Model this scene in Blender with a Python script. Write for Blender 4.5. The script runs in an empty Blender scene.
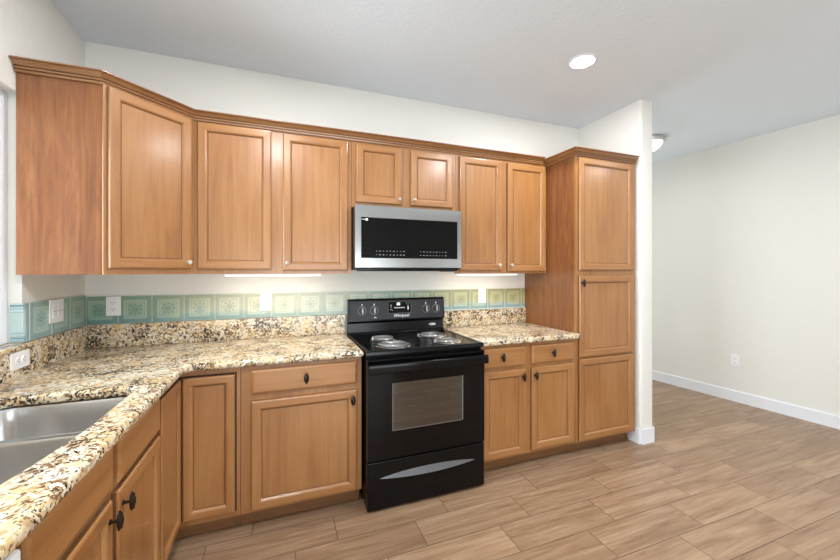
import bpy, bmesh, math, random
from mathutils import Vector, Matrix
random.seed(7)
PI = math.pi
SC = bpy.context.scene
COL = SC.collection

# ------------------------------------------------------------------ camera
cam_d = bpy.data.cameras.new('camera')
cam_d.sensor_width = 36.0
cam_d.lens = 36.0 * 365.0 / 840.0
cam_d.shift_y = -9.0 / 840.0
cam_d.clip_start = 0.02
cam = bpy.data.objects.new('camera', cam_d)
COL.objects.link(cam)
cam.location = (1.083, -2.722, 1.371)
cam.rotation_euler = (PI / 2, 0, -0.364)
SC.camera = cam

# ------------------------------------------------------------------ world, daylight, added fill, exposure
world = bpy.data.worlds.new('world')
SC.world = world
world.use_nodes = True
wn = world.node_tree
wn.nodes['Background'].inputs[0].default_value = (0.85, 0.93, 1.0, 1)
wn.nodes['Background'].inputs[1].default_value = 1.0


def area_light(name, loc, direction, sx, sy, power, color=(1, 1, 1), shape='RECTANGLE', spread=180):
    d = bpy.data.lights.new(name, 'AREA')
    d.shape = shape
    d.size = sx
    d.size_y = sy
    d.energy = power
    d.color = color
    d.spread = math.radians(spread)
    o = bpy.data.objects.new(name, d)
    COL.objects.link(o)
    o.location = loc
    o.rotation_euler = Vector(direction).to_track_quat('-Z', 'Y').to_euler()
    return o


area_light('rear_fill', (1.75, -5.36, 1.25), (0, 1, 0.55), 2.4, 2.1, 104, (0.84, 0.93, 1.0))  # added fill behind the camera, tilted up to brighten the ceiling
area_light('rear_right_fill', (5.0, -5.36, 1.4), (-0.1, 1, 0.5), 1.4, 1.6, 9, (0.84, 0.93, 1.0))  # second added fill at the right rear, with no window there
area_light('sink_window_daylight', (-0.25, -1.25, 1.6), (1, 0, -0.1), 1.25, 1.0, 46, (0.86, 0.93, 1.0))
area_light('passage_daylight', (4.6, 2.05, 1.25), (0, -1, 0), 1.1, 1.9, 19, (0.88, 0.95, 1.0))
SC.view_settings.view_transform = 'Standard'
SC.view_settings.look = 'None'
SC.view_settings.gamma = 1.0
SC.view_settings.use_curve_mapping = False
SC.view_settings.exposure = 0.24


# ------------------------------------------------------------------ material helpers
def lin(c):
    c = c / 255.0
    return c / 12.92 if c <= 0.04045 else ((c + 0.055) / 1.055) ** 2.4


def rgb(r, g, b):
    return (lin(r), lin(g), lin(b), 1.0)


class NT:
    """small helper around a node tree"""

    def __init__(self, name):
        self.m = bpy.data.materials.new(name)
        self.m.use_nodes = True
        self.t = self.m.node_tree
        self.b = self.t.nodes['Principled BSDF']

    def n(self, kind, **kw):
        x = self.t.nodes.new(kind)
        for k, v in kw.items():
            setattr(x, k, v)
        return x

    def l(self, a, b):
        self.t.links.new(a, b)

    def math(self, op, a, b=None, c=None):
        x = self.n('ShaderNodeMath', operation=op)
        for i, v in enumerate((a, b, c)):
            if v is None:
                continue
            if isinstance(v, (int, float)):
                x.inputs[i].default_value = v
            else:
                self.l(v, x.inputs[i])
        return x.outputs[0]

    def ramp(self, fac, stops):
        r = self.n('ShaderNodeValToRGB')
        el = r.color_ramp.elements
        while len(el) < len(stops):
            el.new(0.5)
        for e, (p, c) in zip(el, stops):
            e.position = p
            e.color = c
        self.l(fac, r.inputs[0])
        return r.outputs[0]

    def mix(self, fac, a, b, blend='MIX'):
        x = self.n('ShaderNodeMix', data_type='RGBA', blend_type=blend)
        for sock, v in ((x.inputs[0], fac), (x.inputs[6], a), (x.inputs[7], b)):
            if isinstance(v, (int, float)):
                sock.default_value = v
            elif isinstance(v, tuple):
                sock.default_value = v
            else:
                self.l(v, sock)
        return x.outputs[2]

    def noise(self, vec, scale, detail=4, rough=0.5, dist=0.0):
        x = self.n('ShaderNodeTexNoise')
        x.inputs['Scale'].default_value = scale
        x.inputs['Detail'].default_value = detail
        x.inputs['Roughness'].default_value = rough
        x.inputs['Distortion'].default_value = dist
        self.l(vec, x.inputs['Vector'])
        return x.outputs['Fac']

    def coords(self, scale=(1, 1, 1), rand=True):
        tc = self.n('ShaderNodeTexCoord')
        mp = self.n('ShaderNodeMapping')
        mp.inputs['Scale'].default_value = scale
        src = tc.outputs['Object']
        if rand:
            oi = self.n('ShaderNodeObjectInfo')
            cb = self.n('ShaderNodeVectorMath', operation='SCALE')
            cb.inputs[0].default_value = (13.0, 7.0, 17.0)
            self.l(oi.outputs['Random'], cb.inputs['Scale'])
            ad = self.n('ShaderNodeVectorMath', operation='ADD')
            self.l(src, ad.inputs[0])
            self.l(cb.outputs[0], ad.inputs[1])
            src = ad.outputs[0]
        self.l(src, mp.inputs['Vector'])
        return mp.outputs[0]

    def bump(self, h, strength, dist=0.002):
        x = self.n('ShaderNodeBump')
        x.inputs['Strength'].default_value = strength
        x.inputs['Distance'].default_value = dist
        self.l(h, x.inputs['Height'])
        self.l(x.outputs[0], self.b.inputs['Normal'])

    def set(self, color=None, rough=None, metal=None, spec=None, coat=None, coat_rough=None):
        b = self.b
        if color is not None:
            if isinstance(color, tuple):
                b.inputs['Base Color'].default_value = color
            else:
                self.l(color, b.inputs['Base Color'])
        if rough is not None:
            if isinstance(rough, (int, float)):
                b.inputs['Roughness'].default_value = rough
            else:
                self.l(rough, b.inputs['Roughness'])
        if metal is not None:
            b.inputs['Metallic'].default_value = metal
        if spec is not None:
            b.inputs['Specular IOR Level'].default_value = spec
        if coat is not None:
            b.inputs['Coat Weight'].default_value = coat
        if coat_rough is not None:
            b.inputs['Coat Roughness'].default_value = coat_rough
        return self


def plain(name, color, rough=0.5, metal=0.0, spec=0.5, coat=0.0, noise=0.03):
    """one colour with a faint procedural unevenness"""
    t = NT(name)
    v = t.coords()
    f = t.noise(v, 9.0, 3)
    d = tuple(c * (1 - noise * 2) for c in color[:3]) + (1,)
    h = tuple(min(1, c * (1 + noise * 2)) for c in color[:3]) + (1,)
    t.set(t.ramp(f, [(0.3, d), (0.7, h)]), rough, metal, spec, coat, 0.1)
    return t.m


def wood(name, light, mid, dark, axis='Z', rough=0.34, fine=0.5, figure=0.5, blotch=7):
    t = NT(name)
    lo, hi = 1.6, 34.0
    s = {'Z': (hi, hi, lo), 'X': (lo, hi, hi), 'Y': (hi, lo, hi)}[axis]
    sb = {'Z': (blotch, blotch, 1.6), 'X': (1.6, blotch, blotch), 'Y': (blotch, 1.6, blotch)}[axis]
    g = t.noise(t.coords(s), 1.0, 6, 0.62, 0.6)
    b = t.noise(t.coords(sb), 1.0, 4, 0.55, 1.2 * figure)
    pores = t.noise(t.coords(tuple(3.2 * k for k in s)), 1.0, 2, 0.5)
    f = t.math('ADD', t.math('MULTIPLY', g, fine), t.math('MULTIPLY', b, 1 - fine))
    c = t.ramp(f, [(0.30, dark), (0.50, mid), (0.70, light)])
    pm = t.ramp(pores, [(0.30, (0.80, 0.76, 0.72, 1)), (0.42, (1, 1, 1, 1))])
    c = t.mix(0.35, c, pm, 'MULTIPLY')
    t.set(c, rough, 0.0, 0.5, 0.5, 0.2)
    t.bump(g, 0.05, 0.001)
    return t.m


def granite(name):
    t = NT(name)
    v = t.coords(rand=False)
    warp = t.n('ShaderNodeTexNoise')
    warp.inputs['Scale'].default_value = 30.0
    warp.inputs['Detail'].default_value = 3
    t.l(v, warp.inputs['Vector'])
    wv = t.n('ShaderNodeVectorMath', operation='MULTIPLY_ADD')
    t.l(warp.outputs['Color'], wv.inputs[0])
    wv.inputs[1].default_value = (0.03, 0.03, 0.03)
    t.l(v, wv.inputs[2])
    vv = wv.outputs[0]

    def vor(scale, feature='F1'):
        x = t.n('ShaderNodeTexVoronoi', feature=feature)
        x.inputs['Scale'].default_value = scale
        t.l(vv, x.inputs['Vector'])
        return x
    big = t.noise(vv, 16.0, 5, 0.6)
    base = t.ramp(big, [(0.34, rgb(198, 162, 106)), (0.46, rgb(216, 190, 146)), (0.56, rgb(226, 217, 196)), (0.70, rgb(204, 202, 196))])
    sp = vor(76.0)
    sep = t.n('ShaderNodeSeparateColor')
    t.l(sp.outputs['Color'], sep.inputs[0])
    cell = t.ramp(sep.outputs[0], [(0.0, rgb(158, 124, 80)), (0.16, rgb(212, 184, 136)), (0.45, rgb(228, 216, 190)), (0.70, rgb(192, 186, 172)), (0.85, rgb(236, 230, 214))])
    cell.node.color_ramp.interpolation = 'CONSTANT'
    c = t.mix(0.55, base, cell)
    # brown and near-black mineral flecks gathered in drifts
    drift = t.noise(v, 9.0, 3, 0.6)
    n2 = t.noise(vv, 72.0, 3, 0.55)
    flecks = t.math('ADD', n2, t.math('MULTIPLY', t.math('SUBTRACT', drift, 0.5), 0.35))
    brown = t.ramp(flecks, [(0.55, (0, 0, 0, 1)), (0.59, (1, 1, 1, 1))])
    c = t.mix(brown, c, rgb(130, 100, 70))
    n3 = t.noise(vv, 92.0, 3, 0.6)
    fl2 = t.math('ADD', n3, t.math('MULTIPLY', t.math('SUBTRACT', drift, 0.5), 0.52))
    black = t.ramp(fl2, [(0.575, (0, 0, 0, 1)), (0.605, (1, 1, 1, 1))])
    c = t.mix(black, c, rgb(48, 40, 38))
    t.set(c, 0.16, 0.0, 0.5)
    return t.m


def wall_paint(name, color, scale=70, strength=0.18):
    t = NT(name)
    v = t.coords(rand=False)
    h = t.noise(v, scale, 3, 0.5)
    k = t.ramp(h, [(0.42, (0, 0, 0, 1)), (0.62, (1, 1, 1, 1))])
    t.set(color, 0.9, 0, 0.2)
    t.bump(k, strength, 0.002)
    return t.m


def floor_planks(name):
    t = NT(name)
    tc = t.n('ShaderNodeTexCoord')
    sx = t.n('ShaderNodeSeparateXYZ')
    t.l(tc.outputs['Object'], sx.inputs[0])
    PW, PL = 0.1975, 0.62
    ry = t.math('DIVIDE', t.math('SUBTRACT', -0.838, sx.outputs[1]), PW)
    row = t.math('FLOOR', ry)
    fy = t.math('FRACT', ry)
    rx = t.math('DIVIDE', t.math('ADD', t.math('SUBTRACT', sx.outputs[0], 3.008), t.math('MULTIPLY', row, 0.2067)), PL)
    colm = t.math('FLOOR', rx)
    fx = t.math('FRACT', rx)
    idv = t.n('ShaderNodeCombineXYZ')
    t.l(row, idv.inputs[0])
    t.l(colm, idv.inputs[1])
    wn_ = t.n('ShaderNodeTexWhiteNoise', noise_dimensions='3D')
    t.l(idv.outputs[0], wn_.inputs[0])
    rnd = wn_.outputs['Value']
    # distance to the plank border in metres
    ey = t.math('MULTIPLY', t.math('MINIMUM', fy, t.math('SUBTRACT', 1.0, fy)), PW)
    ex = t.math('MULTIPLY', t.math('MINIMUM', fx, t.math('SUBTRACT', 1.0, fx)), PL)
    e = t.math('MINIMUM', ex, ey)
    seam = t.math('LESS_THAN', e, 0.0022)
    # grain, shifted for every plank
    sh = t.n('ShaderNodeVectorMath', operation='MULTIPLY_ADD')
    t.l(wn_.outputs['Color'], sh.inputs[0])
    sh.inputs[1].default_value = (31, 17, 5)
    t.l(tc.outputs['Object'], sh.inputs[2])
    mp = t.n('ShaderNodeMapping')
    mp.inputs['Scale'].default_value = (1.5, 19.0, 1.0)
    t.l(sh.outputs[0], mp.inputs[0])
    g = t.noise(mp.outputs[0], 1.0, 6, 0.62, 0.9)
    mp2 = t.n('ShaderNodeMapping')
    mp2.inputs['Scale'].default_value = (5.0, 70.0, 1.0)
    t.l(sh.outputs[0], mp2.inputs[0])
    g2 = t.noise(mp2.outputs[0], 1.0, 4, 0.6, 0.4)
    f = t.math('ADD', t.math('MULTIPLY', g, 0.68), t.math('MULTIPLY', g2, 0.32))
    c = t.ramp(f, [(0.32, rgb(116, 88, 66)), (0.44, rgb(145, 116, 90)), (0.55, rgb(161, 132, 105)), (0.70, rgb(180, 154, 128))])
    tone = t.ramp(rnd, [(0.0, (0.86, 0.85, 0.84, 1)), (1.0, (1.06, 1.06, 1.06, 1))])
    c = t.mix(1.0, c, tone, 'MULTIPLY')
    c = t.mix(t.math('MULTIPLY', seam, 0.8), c, rgb(84, 64, 50))
    t.set(c, t.math('ADD', 0.26, t.math('MULTIPLY', g2, 0.16)), 0, 0.4)
    h = t.math('SUBTRACT', t.math('MULTIPLY', f, 0.25), seam)
    t.bump(h, 0.25, 0.0015)
    return t.m


def tile_glaze(name, coord_axis, x0, pitch, z0, zh):
    """embossed square tiles; hand-brushed glaze drifting from teal to straw yellow, some of the drift being painted light"""
    t = NT(name)
    tc = t.n('ShaderNodeTexCoord')
    sx = t.n('ShaderNodeSeparateXYZ')
    t.l(tc.outputs['Object'], sx.inputs[0])
    along = sx.outputs[coord_axis]
    z = sx.outputs[2]
    u = t.math('SUBTRACT', t.math('FRACT', t.math('DIVIDE', t.math('SUBTRACT', along, x0), pitch)), 0.5)
    vv = t.math('SUBTRACT', t.math('DIVIDE', t.math('SUBTRACT', z, z0), zh), 0.5)
    au, av = t.math('ABSOLUTE', u), t.math('ABSOLUTE', vv)
    d = t.math('MAXIMUM', au, av)

    def band(x, a, b):
        return t.math('MULTIPLY', t.math('GREATER_THAN', x, a), t.math('LESS_THAN', x, b))
    dots = t.math('GREATER_THAN', t.math('MULTIPLY', t.math('SINE', t.math('MULTIPLY', u, 69.1)), t.math('SINE', t.math('MULTIPLY', vv, 69.1))), 0.1)
    border = t.math('MULTIPLY', band(d, 0.38, 0.47), dots)
    line1 = t.math('MULTIPLY', band(d, 0.345, 0.365), 0.6)
    line2 = t.math('MULTIPLY', band(d, 0.255, 0.275), 0.6)
    r = t.math('SQRT', t.math('ADD', t.math('MULTIPLY', u, u), t.math('MULTIPLY', vv, vv)))
    ang = t.math('ARCTAN2', vv, u)
    petal = t.math('ADD', 0.14, t.math('MULTIPLY', 0.07, t.math('COSINE', t.math('MULTIPLY', ang, 8.0))))
    ros = t.math('MULTIPLY', band(t.math('SUBTRACT', r, petal), -0.03, 0.012), 1.0)
    ros2 = band(r, 0.035, 0.06)
    pat = t.math('MINIMUM', 1.0, t.math('ADD', t.math('ADD', border, line1), t.math('ADD', line2, t.math('ADD', ros, ros2))))
    if coord_axis == 0:
        base = t.ramp(t.math('DIVIDE', along, 3.2), [(0.0, rgb(126, 158, 138)), (0.10, rgb(144, 172, 150)), (0.17, rgb(186, 194, 170)), (0.28, rgb(214, 211, 188)), (0.43, rgb(206, 209, 190)), (0.60, rgb(170, 186, 170)), (0.74, rgb(182, 182, 146)), (1.0, rgb(186, 178, 124))])  # glaze tones with some of the light along the wall painted in
        blue = t.ramp(t.math('DIVIDE', along, 3.2), [(0.0, rgb(104, 146, 148)), (0.2, rgb(150, 178, 172)), (0.45, rgb(178, 194, 182)), (0.7, rgb(152, 178, 180)), (1.0, rgb(158, 182, 188))])
    else:
        base = t.ramp(t.math('DIVIDE', along, -0.6), [(0.0, rgb(152, 182, 164)), (0.45, rgb(162, 190, 176)), (0.75, rgb(168, 196, 192)), (1.0, rgb(170, 196, 204))])
        blue = t.ramp(t.math('DIVIDE', along, -0.6), [(0.0, rgb(148, 182, 172)), (1.0, rgb(166, 196, 206))])
    v2 = t.coords((1, 1, 1), rand=False)
    cloud = t.noise(v2, 14.0, 4, 0.6)
    low = t.math('ADD', t.math('SUBTRACT', -0.12, vv), t.math('MULTIPLY', t.math('SUBTRACT', cloud, 0.5), 1.0))
    lowf = t.ramp(low, [(0.0, (0, 0, 0, 1)), (0.22, (1, 1, 1, 1))])
    c = t.mix(lowf, base, blue)
    c = t.mix(t.math('MULTIPLY', band(d, 0.22, 0.345), 0.22), c, rgb(226, 226, 196))
    tone = t.ramp(cloud, [(0.3, (0.88, 0.9, 0.9, 1)), (0.7, (1.06, 1.06, 1.04, 1))])
    c = t.mix(1.0, c, tone, 'MULTIPLY')
    c = t.mix(t.math('MULTIPLY', pat, 0.68), c, rgb(84, 102, 86))
    c = t.mix(t.math('MULTIPLY', t.math('GREATER_THAN', d, 0.485), 0.7), c, rgb(214, 216, 198))
    t.set(c, 0.3, 0, 0.5)
    t.bump(t.math('SUBTRACT', 1.0, pat), 0.5, 0.002)
    return t.m


def brushed_steel(name, color, rough, axis):
    t = NT(name)
    s = [90, 90, 90]
    s[axis] = 1.0
    f = t.noise(t.coords(tuple(s)), 1.0, 3, 0.6)
    t.set(color, t.math('ADD', rough - 0.06, t.math('MULTIPLY', f, 0.12)), 1.0)
    return t.m


def glow(name, color, strength):
    t = NT(name)
    t.set((0.8, 0.8, 0.8, 1), 0.6)
    t.b.inputs['Emission Color'].default_value = color
    t.b.inputs['Emission Strength'].default_value = strength
    return t.m


def clear_pane(name, tint, refl):
    """thin see-through sheet: tinted transparency under a glossy film"""
    t = NT(name)
    tr = t.n('ShaderNodeBsdfTransparent')
    tr.inputs[0].default_value = tint
    gl = t.n('ShaderNodeBsdfGlossy')
    gl.inputs['Roughness'].default_value = 0.02
    fr = t.n('ShaderNodeFresnel')
    fr.inputs[0].default_value = refl
    mx = t.n('ShaderNodeMixShader')
    t.l(fr.outputs[0], mx.inputs[0])
    t.l(tr.outputs[0], mx.inputs[1])
    t.l(gl.outputs[0], mx.inputs[2])
    out = t.t.nodes['Material Output']
    t.l(mx.outputs[0], out.inputs[0])
    return t.m


M = {}
M['wood_v'] = wood('honey_maple_upright', rgb(171, 124, 77), rgb(160, 110, 62), rgb(139, 88, 45), 'Z')
M['wood_h'] = wood('honey_maple_level', rgb(171, 124, 77), rgb(160, 110, 62), rgb(139, 88, 45), 'X')
M['glaze'] = wood('brown_glazed_groove', rgb(134, 96, 62), rgb(120, 84, 52), rgb(104, 70, 42), 'Z')
M['veneer'] = wood('cherry_veneer', rgb(153, 101, 58), rgb(132, 81, 44), rgb(104, 59, 30), 'Z', fine=0.5, figure=2.6, blotch=13)
M['toe'] = wood('toe_board', rgb(138, 94, 56), rgb(126, 84, 48), rgb(110, 70, 38), 'X')
M['crown'] = wood('crown_maple', rgb(160, 114, 72), rgb(146, 100, 60), rgb(124, 82, 46), 'X')
M['gap_shade'] = plain('door_gap_shade', rgb(60, 42, 30), 0.8)
M['granite'] = granite('speckled_gold_granite')
M['wall'] = wall_paint('wall_paint', rgb(229, 227, 220))
M['ceiling'] = wall_paint('ceiling_paint', rgb(222, 230, 237), 45, 0.3)
M['trim'] = plain('white_trim_paint', rgb(232, 234, 238), 0.45, noise=0.005)
M['floor'] = floor_planks('wood_look_tile')
M['black'] = plain('black_enamel', rgb(10, 10, 11), 0.18, spec=0.24, noise=0.02)
M['black_satin'] = plain('black_satin_plastic', rgb(34, 34, 36), 0.4, noise=0.02)
M['black_glass'] = plain('black_glass', rgb(7, 7, 8), 0.03, spec=0.26, noise=0.01)
M['panel_grey'] = plain('charcoal_control_face', rgb(40, 40, 43), 0.4, spec=0.35, noise=0.02)
M['chrome'] = plain('chrome', (0.75, 0.75, 0.75, 1), 0.14, 1.0, noise=0.01)
M['coil'] = plain('heating_coil_metal', rgb(168, 168, 168), 0.3, 0.9, noise=0.05)
M['grip'] = plain('grip_highlight_grey', rgb(120, 120, 122), 0.2, 0.7, noise=0.02)  # grey stands for lamp light reflected on the black lip
M['bar_grey'] = plain('pale_grey_knob_bar', rgb(168, 168, 166), 0.35, 0.2, noise=0.02)
M['knob_grey'] = plain('grey_control_knob', rgb(112, 112, 112), 0.35, 0.3, noise=0.02)
M['steel'] = brushed_steel('brushed_stainless', (0.42, 0.42, 0.415, 1), 0.24, 0)
M['sink'] = plain('sink_stainless', (0.66, 0.66, 0.65, 1), 0.25, 1.0, noise=0.01)
M['bronze'] = plain('oil_rubbed_bronze', rgb(54, 46, 42), 0.36, 0.75, noise=0.08)
M['white_plastic'] = plain('white_plastic', rgb(240, 240, 240), 0.35, noise=0.004)
M['slot'] = plain('outlet_slot', rgb(60, 60, 62), 0.6)
M['appliance_white'] = plain('white_appliance_enamel', rgb(236, 238, 240), 0.25, noise=0.004)
M['nickel'] = plain('brushed_nickel', (0.55, 0.55, 0.54, 1), 0.32, 1.0, noise=0.02)
M['mark'] = plain('pale_printed_mark', rgb(236, 238, 238), 0.5, noise=0.0)
M['digits'] = glow('clock_digits', (0.85, 0.9, 1.0, 1), 2.2)
M['lamp'] = glow('lit_lamp_lens', (1.0, 0.97, 0.93, 1), 9.0)
M['bowl'] = glow('lit_frosted_bowl', (1.0, 0.97, 0.93, 1), 1.5)
M['strip'] = glow('lit_strip_lens', (1.0, 0.93, 0.82, 1), 2.0)
M['window_glass'] = clear_pane('window_glass', (0.96, 0.98, 0.98, 1), 1.45)
M['oven_glass'] = clear_pane('smoked_oven_glass', (0.42, 0.41, 0.39, 1), 2.6)
M['cavity'] = plain('oven_cavity_enamel', rgb(120, 108, 96), 0.45, noise=0.08)
M['tile_back'] = tile_glaze('glazed_relief_tile', 0, -0.008, 0.1715, 1.052, 0.168)
M['tile_left'] = tile_glaze('glazed_relief_tile_by_window', 1, -0.012, 0.1715, 1.052, 0.176)
g_ = NT('clear_crystal')
g_.set((0.90, 0.85, 0.76, 1), 0.08)
g_.b.inputs['Transmission Weight'].default_value = 0.55
M['crystal'] = g_.m


# ------------------------------------------------------------------ mesh helpers
def box(bm, x0, x1, y0, y1, z0, z1, bevel=0.0, seg=2, mat=0):
    vs = [bm.verts.new(p) for p in ((x0, y0, z0), (x1, y0, z0), (x1, y1, z0), (x0, y1, z0), (x0, y0, z1), (x1, y0, z1), (x1, y1, z1), (x0, y1, z1))]
    fs = [bm.faces.new([vs[i] for i in q]) for q in ((0, 3, 2, 1), (4, 5, 6, 7), (0, 1, 5, 4), (1, 2, 6, 5), (2, 3, 7, 6), (3, 0, 4, 7))]
    for f in fs:
        f.material_index = mat
    if bevel > 0:
        es = list({e for f in fs for e in f.edges})
        r = bmesh.ops.bevel(bm, geom=es, offset=bevel, segments=seg, profile=0.5, affect='EDGES', clamp_overlap=True)
        for f in r['faces']:
            f.material_index = mat


def cyl(bm, p0, p1, r0, r1=None, n=20, mat=0, caps=True):
    r1 = r0 if r1 is None else r1
    p0, p1 = Vector(p0), Vector(p1)
    ax = (p1 - p0).normalized()
    a = ax.orthogonal().normalized()
    b = ax.cross(a)
    R = [[bm.verts.new(p + (a * math.cos(2 * PI * i / n) + b * math.sin(2 * PI * i / n)) * r) for i in range(n)] for p, r in ((p0, r0), (p1, r1))]
    for i in range(n):
        f = bm.faces.new((R[0][i], R[0][(i + 1) % n], R[1][(i + 1) % n], R[1][i]))
        f.material_index = mat
    if caps:
        bm.faces.new(list(reversed(R[0]))).material_index = mat
        bm.faces.new(R[1]).material_index = mat


def lathe(bm, prof, axis='Z', n=32, mat=0, center=(0, 0, 0), sx=1.0, sz=1.0):
    """prof: (radius, height) pairs; axis Z upwards or Y (towards -y for positive height)"""
    rings = []
    for r, h in prof:
        ring = []
        for i in range(n):
            a = 2 * PI * i / n
            if axis == 'Z':
                p = (center[0] + r * math.cos(a), center[1] + r * math.sin(a), center[2] + h)
            else:
                p = (center[0] + r * sx * math.cos(a), center[1] - h, center[2] + r * sz * math.sin(a))
            ring.append(bm.verts.new(p))
        rings.append(ring)
    for A, B in zip(rings, rings[1:]):
        for i in range(n):
            f = bm.faces.new((A[i], A[(i + 1) % n], B[(i + 1) % n], B[i]))
            f.material_index = mat
    for ring in (rings[0], rings[-1]):
        try:
            bm.faces.new(ring).material_index = mat
        except ValueError:
            pass


def torus(bm, c, R, r, n=40, k=8, mat=0, squash=1.0):
    rings = []
    for i in range(n):
        a = 2 * PI * i / n
        rings.append([bm.verts.new((c[0] + (R + r * math.cos(2 * PI * j / k)) * math.cos(a), c[1] + (R + r * math.cos(2 * PI * j / k)) * math.sin(a), c[2] + squash * r * math.sin(2 * PI * j / k))) for j in range(k)])
    for i in range(n):
        A, B = rings[i], rings[(i + 1) % n]
        for j in range(k):
            bm.faces.new((A[j], B[j], B[(j + 1) % k], A[(j + 1) % k])).material_index = mat


def prism(bm, pts, z0, z1, mat=0):
    lo = [bm.verts.new((x, y, z0)) for x, y in pts]
    hi = [bm.verts.new((x, y, z1)) for x, y in pts]
    n = len(pts)
    for i in range(n):
        bm.faces.new((lo[i], lo[(i + 1) % n], hi[(i + 1) % n], hi[i])).material_index = mat
    bm.faces.new(list(reversed(lo))).material_index = mat
    bm.faces.new(hi).material_index = mat


def obj(name, bm, mats, parent=None, loc=(0, 0, 0), rotz=0.0, smooth=False):
    bmesh.ops.recalc_face_normals(bm, faces=bm.faces[:])
    me = bpy.data.meshes.new(name)
    bm.to_mesh(me)
    bm.free()
    for m in (mats if isinstance(mats, (list, tuple)) else [mats]):
        me.materials.append(M[m])
    if smooth:
        for p in me.polygons:
            p.use_smooth = True
        me.set_sharp_from_angle(angle=math.radians(38))
    o = bpy.data.objects.new(name, me)
    COL.objects.link(o)
    o.location = loc
    o.rotation_euler = (0, 0, rotz)
    if parent:
        o.parent = parent
    return o


def boxo(name, dims, mats, parent=None, bevel=0.0, **kw):
    bm = bmesh.new()
    box(bm, *dims, bevel=bevel)
    return obj(name, bm, mats, parent, **kw)


def tag(o, label, cat, group=None):
    o['label'] = label
    o['category'] = cat
    if group:
        o['group'] = group
    return o


def thing(name, label, cat, loc=(0, 0, 0), rotz=0.0, group=None):
    o = bpy.data.objects.new(name, None)
    o.empty_display_size = 0.1
    COL.objects.link(o)
    o.location = loc
    o.rotation_euler = (0, 0, rotz)
    return tag(o, label, cat, group)


def struct(name, bm, mats, **kw):
    o = obj(name, bm, mats, **kw)
    o['kind'] = 'structure'
    return o


def curve_slab(name, outline, holes, z0, z1, bev, mat, parent=None):
    """flat slab with rounded edges and holes, turned into a mesh"""
    cu = bpy.data.curves.new(name, 'CURVE')
    cu.dimensions = '2D'
    cu.fill_mode = 'BOTH'
    for pts in [outline] + holes:
        s = cu.splines.new('POLY')
        s.points.add(len(pts) - 1)
        for p, (x, y) in zip(s.points, pts):
            p.co = (x, y, 0, 1)
        s.use_cyclic_u = True
    cu.bevel_depth = bev
    cu.bevel_resolution = 4
    cu.offset = -bev
    cu.extrude = (z1 - z0) / 2 - bev
    tmp = bpy.data.objects.new('temporary_slab', cu)
    COL.objects.link(tmp)
    dg = bpy.context.evaluated_depsgraph_get()
    me = bpy.data.meshes.new_from_object(tmp.evaluated_get(dg))
    bpy.data.objects.remove(tmp)
    me.name = name
    me.materials.clear()
    me.materials.append(M[mat])
    for p in me.polygons:
        p.use_smooth = True
        p.material_index = 0
    me.set_sharp_from_angle(angle=math.radians(40))
    o = bpy.data.objects.new(name, me)
    COL.objects.link(o)
    o.location = (0, 0, (z0 + z1) / 2)
    if parent:
        o.parent = parent
    return o


def text_mesh(name, body, size, mat, parent, loc, rot=(PI / 2, 0, 0), shear=0.0):
    cu = bpy.data.curves.new(name, 'FONT')
    cu.body = body
    cu.size = size
    cu.align_x = 'CENTER'
    cu.align_y = 'CENTER'
    cu.extrude = 0.0004
    cu.shear = shear
    cu.offset = 0.006 * size
    tmp = bpy.data.objects.new('temporary_text', cu)
    COL.objects.link(tmp)
    dg = bpy.context.evaluated_depsgraph_get()
    me = bpy.data.meshes.new_from_object(tmp.evaluated_get(dg))
    bpy.data.objects.remove(tmp)
    me.materials.clear()
    me.materials.append(M[mat])
    for p in me.polygons:
        p.material_index = 0
    o = bpy.data.objects.new(name, me)
    COL.objects.link(o)
    o.location = loc
    o.rotation_euler = rot
    o.parent = parent
    return o


def rounded_rect(x0, x1, y0, y1, r, n=8):
    pts = []
    for cx, cy, a0 in ((x1 - r, y1 - r, 0), (x0 + r, y1 - r, 90), (x0 + r, y0 + r, 180), (x1 - r, y0 + r, 270)):
        for i in range(n + 1):
            a = math.radians(a0 + 90.0 * i / n)
            pts.append((cx + r * math.cos(a), cy + r * math.sin(a)))
    return pts


# ------------------------------------------------------------------ room shell
H = 2.73
XL, XS0, XS1 = 0.0, 3.744, 3.885        # left wall, stub wall faces
YS = -0.645                             # stub wall end
Y0, Y1 = -5.5, 2.2                      # room depth


def xr(y):                              # right wall is a few degrees out of square
    return 5.528 - 0.0805 * y


bm = bmesh.new()
box(bm, -0.14, xr(Y0) + 0.2, Y0 - 0.15, Y1 + 0.15, -0.12, 0.0)
struct('floor', bm, 'floor')
bm = bmesh.new()
box(bm, -0.14, xr(Y0) + 0.2, Y0 - 0.15, Y1 + 0.15, H, H + 0.12)
struct('ceiling', bm, 'ceiling')

bm = bmesh.new()
box(bm, -0.14, XS1 - 0.0, 0.0, 0.14, 0.0, H)
struct('wall_back', bm, 'wall')
bm = bmesh.new()
box(bm, XS0, XS1, YS, -0.001, 0.0, H)
ed = [e for e in bm.edges if abs(e.verts[0].co.y - YS) < 1e-5 and abs(e.verts[1].co.y - YS) < 1e-5 and abs(e.verts[0].co.z - e.verts[1].co.z) > 1]
bmesh.ops.bevel(bm, geom=ed, offset=0.02, segments=5, profile=0.5, affect='EDGES')
struct('wall_stub', bm, 'wall', smooth=True)
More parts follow.
